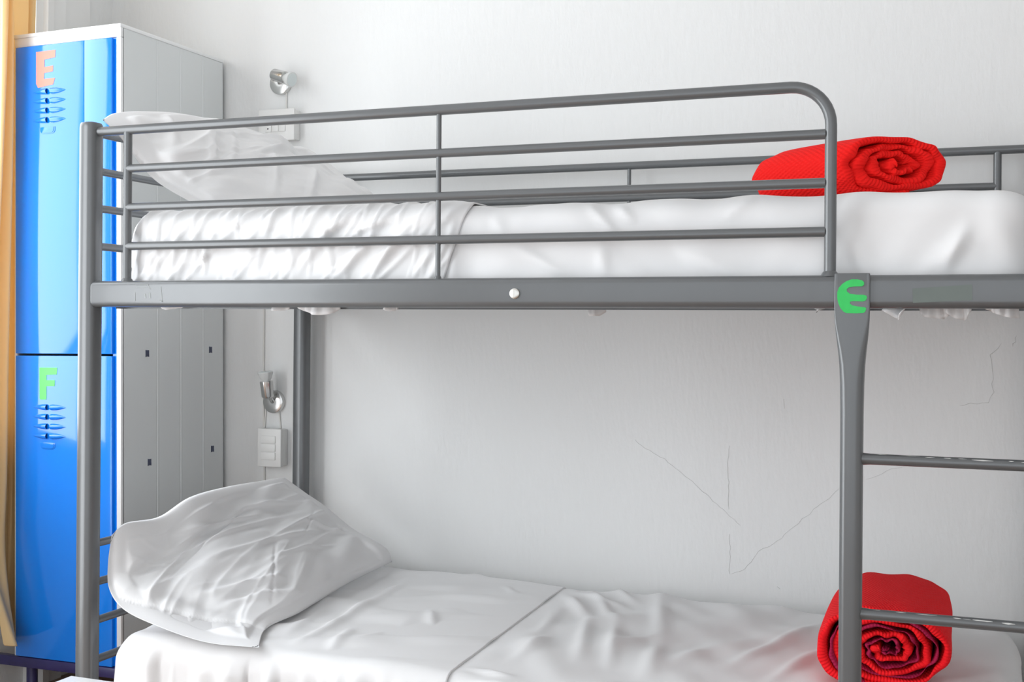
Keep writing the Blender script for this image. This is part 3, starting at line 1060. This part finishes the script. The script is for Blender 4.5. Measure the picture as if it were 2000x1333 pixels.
def door(z0, z1, letter, zl_, louv_z, slot_z, matl, poly, lx):
    d = MB()
    d.box((DX0, -.008, z0), (-.127, .006, z1)).box((-.1262, -.008, z0), (DX1, .006, z1)).box((DX0 + .002, -.002, z0 + .002), (DX1 - .002, .005, z1 - .002))
    dr = d.build('door', M['locker_blue'], lock, bevel=.0016)
    m_ = MB()
    m_.prism(poly, (lx, -.0081, zl_), (1, 0, 0), (0, 0, 1), .0006)
    lt = m_.build('letter', matl, dr)
    for r_ in range(4):
        zc = louv_z - .0285 * r_
        for sgn, xo in ((-1, -.262), (1, -.247)):
            ln = .054
            rings = []
            for q, hw, dp in ((0.0, .0085, .0095), (.12, .0090, .0098), (.4, .0080, .0080), (.7, .0052, .0046), (.92, .0020, .0016), (1.0, .0003, .0002)):
                x = xo + sgn * ln * q
                rings.append([Vector((x, -.0079 - dp * math.sin(math.pi * w_ / 8), zc + hw * math.cos(math.pi * w_ / 8))) for w_ in range(9)])
            lv = MB()
            lv.rings(rings, ends=False)
            lo = lv.build('louver', M['locker_blue'], dr, smooth=True)
            # dark mouth of the pressed louver
            MB()
            xm = xo + sgn * .001
            mv = [(xm, -.0079 - .0088 * math.sin(math.pi * w_ / 8), zc + .0079 * math.cos(math.pi * w_ / 8)) for w_ in range(9)]
            k0 = len(lo.data.vertices)
            me = lo.data
            me.materials.append(M['navy'])
            bm = bmesh.new(); bm.from_mesh(me)
            fc = bm.faces.new([bm.verts.new(q) for q in mv]); fc.material_index = 1
            bm.to_mesh(me); bm.free()
    c_ = MB()
    x0, x1 = -.288, -.232
    zt, zb = slot_z + .010, slot_z - .010
    outer = []
    for k_ in range(7):
        a_ = math.pi + math.pi / 2 * k_ / 6
        outer.append((x0 + .012 + .012 * math.cos(a_), zb + .012 + .012 * math.sin(a_)))
    for k_ in range(7):
        a_ = 1.5 * math.pi + math.pi / 2 * k_ / 6
        outer.append((x1 - .012 + .012 * math.cos(a_), zb + .012 + .012 * math.sin(a_)))
    poly_ = [(x0, zt)] + outer + [(x1, zt)]
    c_.prism(poly_, (0, -.0081, 0), (1, 0, 0), (0, 0, 1), .0012)
    inner = [((p[0] - (x0 + x1) / 2) * .86 + (x0 + x1) / 2, (p[1] - zt) * .84 + zt - .0004) for p in poly_]
    c_.prism(inner, (0, -.0093, 0), (1, 0, 0), (0, 0, 1), .0014)
    c_.build('card_slot', M['locker_blue'], dr, bevel=.0005)
    return dr


# letters traced in local metres: x right, z up from their lower left corner
k4 = lambda q, ox, oy, sx, sz: [((a - ox) * sx, (oy - b) * sz) for a, b in q]
Epoly = k4([(285, 402), (434, 400), (432, 455), (350, 465), (350, 520), (416, 515), (414, 558), (348, 565), (346, 608), (430, 608), (416, 655), (300, 672), (285, 640)], 285, 672, .00049, .00040)
Fpoly = k4([(300, 306), (444, 305), (438, 360), (358, 364), (358, 404), (424, 403), (422, 450), (358, 452), (358, 552), (350, 558), (310, 558), (302, 550)], 300, 558, .00047, .00038)
door(1.062, LZ1 - .037, 'E', 1.854, 1.842, 1.7255, M['pink'], Epoly[::-1], -.304)
door(LZ0 + .02, 1.056, 'F', .925, .903, .788, M['lime'], Fpoly[::-1], -.292)
MB().box((-LW - .085, -.010, LZ0 - .012), (0, .012, LZ0 + .018)).build('plinth', M['plinth'], lock, bevel=.003)
for x in (-LW + .03, -.03):
    for y in (.04, LD - .04):
        MB().tube([(x, y, .004), (x, y, .012), (x, y, LZ0)], [.02, .016, .016], 16).build('foot', M['plinth'], lock, smooth=True)

# ================================================================== CURTAIN
nu, nv = 90, 130
zz = np.linspace(2.72, .20, nv)
U = np.linspace(0, 1, nu)
P = np.zeros((nu, nv, 3))
flare = np.zeros((nu, nv))
for j, z in enumerate(zz):
    q = (2.72 - z) / 2.52
    yy = .422 + (.625 - .422) * U
    amp = .028 * (1 - .25 * q)
    wav = np.sin(U * 2 * math.pi * 3.2 + .8 + .5 * q) * amp + .012 * np.sin(U * 19 + 3 * q)
    bulge = .040 * np.exp(-((U - .25) / .3) ** 2)
    P[:, j, 0] = -.752 + wav * .75 + bulge + .008 * math.sin(7 * q)
    P[:, j, 1] = yy + .010 * np.sin(5 * q + U * 9)
    # the hem sways out at the free front edge
    k_ = max(0, (q - .87) / .13)
    P[:, j, 2] = z + .03 * (1 - U) * 0 - .012 * np.sin(U * 9) * q
    P[:, j, 0] -= .012 * math.exp(-((q - .88) / .05) ** 2)
    flare[:, j] = k_ ** 1.4 * np.exp(-((U - .10) / .13) ** 2)
# keep behind/in front of the locker: the strip beside the locker stays thin against the wall
side = np.clip((P[..., 1] - .47) / .03, 0, 1)
P[..., 0] = np.minimum(P[..., 0], -.69 - .0 * side)
P[..., 0] = P[..., 0] * (1 - side) + np.clip(P[..., 0], -.795, -.752) * side
P[..., 0] = np.maximum(P[..., 0], -.795)
P[..., 0] += .105 * flare
P[..., 1] -= .012 * flare
P[..., 2] += .012 * flare
cu = cloth_object('curtain', P, M['curtain'], caps=False)
md = cu.modifiers.new('thickness', 'SOLIDIFY')
md.thickness = .002
sub(cu)
tag(cu, 'ochre yellow curtain hanging beside the locker', 'curtain')
rod = tag(MB().tube([(-.752, -1.85, 2.73), (-.752, .66, 2.73)], .011, 16).build('curtain_rod', M['steel'], smooth=True), 'thin metal curtain rod above the window', 'curtain rod')

# ================================================================== WALL LAMPS, BOXES, CABLES
def frame_axes(d):
    d = Vector(d).normalized()
    return d


def lamp(label, base, head_c, d, tilt):
    r = thing('wall_spotlight', label, 'wall lamp', (0, 0, 0), 'wall spotlights by the bunks')
    bx, bz = base
    m_ = MB()
    m_.tube([(bx, YB, bz), (bx, YB - .013, bz), (bx, YB - .0165, bz), (bx, YB - .018, bz), (bx, YB - .0182, bz)], [.0375, .0375, .0362, .0335, .010], 40)
    m_.build('base_plate', M['chrome'], r, smooth=True)
    d = Vector(d).normalized()
    hc = Vector(head_c)
    a0, a1 = Vector((bx, YB - .017, bz)), hc - d * .012
    MB().tube([a0, a0.lerp(a1, .5) + Vector((0, -.004, 0)), a1], .0065, 12).build('arm', M['chrome'], r, smooth=True)
    m_ = MB()
    q = lambda s: hc + d * s
    m_.tube([q(-.036), q(-.035), q(-.030), q(.016), q(.018), q(.0178), q(.010)], [.008, .0165, .0195, .0205, .0205, .0185, .018], 32)
    m_.build('lamp_head', M['chrome'], r, smooth=True)
    m_ = MB()
    m_.tube([q(.008), q(.020), q(.026), q(.040), q(.047), q(.0485)], [.0125, .0135, .0175, .0235, .0248, .0235], 32)
    bl = m_.build('bulb', M['bulb'], r, smooth=True)
    MB().tube([q(.0484), q(.0494), q(.0496)], [.0205, .0195, .008], 32).build('lens', M['lens'], bl, smooth=True)
    return r


def cable(pts, parent, r=.0028, nm='cable'):
    return MB().tube(pts, r, 10).build(nm, M['cable'], parent, smooth=True)


lu = lamp('silver wall spotlight pointing right above the upper bunk pillow', (-.118, 1.932), onY(549, 150, .975), (.94, -.16, -.30), 0)
cable([(-.100, YB - .003, 1.90), (-.100, YB - .003, 1.838)], lu)
ll = lamp('silver wall spotlight pointing upwards below the upper bunk', (-.134, .901), onY(521, 756, .972), (-.05, -.12, 1.0), 0)
cable([(-.168, YB - .003, .878), (-.172, YB - .003, .815)], ll)
cable([(-.118, YB - .003, .868), (-.112, YB - .003, .815)], ll)

# socket box behind the upper guard rail
sb = thing('socket_box', 'white socket and switch box on the wall behind the upper guard rail', 'socket', (0, 0, 0))
A, B = onY(509, 218, .995), onY(575, 272, .995)
x0, x1, z1, z0 = A[0], B[0], A[2], B[2]
MB().box((x0, .995, z0), (x1, YB, z1)).build('box', M['plastic'], sb, bevel=.003)
MB().box((x0 - .003, .987, z0 - .003), (x1 + .003, .9955, z1 + .003)).build('cover_plate', M['plastic'], sb, bevel=.003)
wm = (x1 - x0 - .05) / 3
for i in range(3):
    xa = x0 + .022 + i * wm
    o = MB().box((xa + .0006, .984, z0 + .026), (xa + wm - .0006, .9885, z1 - .024)).build('socket_insert' if i == 0 else 'rocker', M['plastic'], sb, bevel=.0012)
    if i == 0:
        for dz in (-.012, 0, .012):
            MB().tube([(xa + wm / 2, .9838, (z0 + z1) / 2 + dz), (xa + wm / 2, .986, (z0 + z1) / 2 + dz)], .0026, 10).build('pin_hole', M['dark'], o)
# switch box of the lower bunk
sw = thing('switch_box', 'white three-gang switch box on the wall under the lower spotlight', 'switch', (0, 0, 0))
A, B = onY(503, 837, .985), onY(548, 914, .985)
x0, x1, z1, z0 = A[0], B[0], A[2], B[2]
MB().box((x0 + .002, .993, z0 + .002), (x1 - .002, YB, z1 - .002)).build('box', M['plastic'], sw, bevel=.003)
MB().box((x0, .985, z0), (x1, .994, z1)).build('cover_plate', M['plastic'], sw, bevel=.003)
hm = .0255
for i in range(3):
    zc = (z0 + z1) / 2 + (i - 1) * (hm + .001)
    MB().box((x0 + .014, .982, zc - hm / 2 + .0007), (x1 - .020, .9865, zc + hm / 2 - .0007)).build('rocker', M['plastic'], sw, bevel=.0012)
c1 = cable([(-.178, YB - .003, 1.75), (-.178, YB - .003, .935), (-.176, YB - .003, .815)], None, .0032, 'power_cable')
tag(c1, 'thin white cable running up the wall behind the lower spotlight', 'cable')
c2 = cable([(-.172, YB - .003, .695), (-.172, YB - .003, .05)], None, .0032, 'power_cable')
tag(c2, 'thin white cable leaving the switch box downwards behind the pillow', 'cable')

# ================================================================== BEDSIDE TABLE (its rear corner shows at the bottom edge)
c = onZ(139, 1320, .43)
x0, y1 = float(c[0]), float(c[1])
tb = thing('bedside_table', 'small white table in front of the head post', 'table', (x0, y1, 0))
MB().box((0, -.34, .408), (.36, 0, .43)).build('table_top', M['table'], tb, bevel=.003)
MB().box((.02, -.32, .36), (.34, -.02, .408)).build('apron', M['table'], tb, bevel=.002)
for x in (.02, .30):
    for y in (-.32, -.06):
        MB().box((x, y, 0), (x + .04, y + .04, .36)).build('leg', M['table'], tb, bevel=.003)
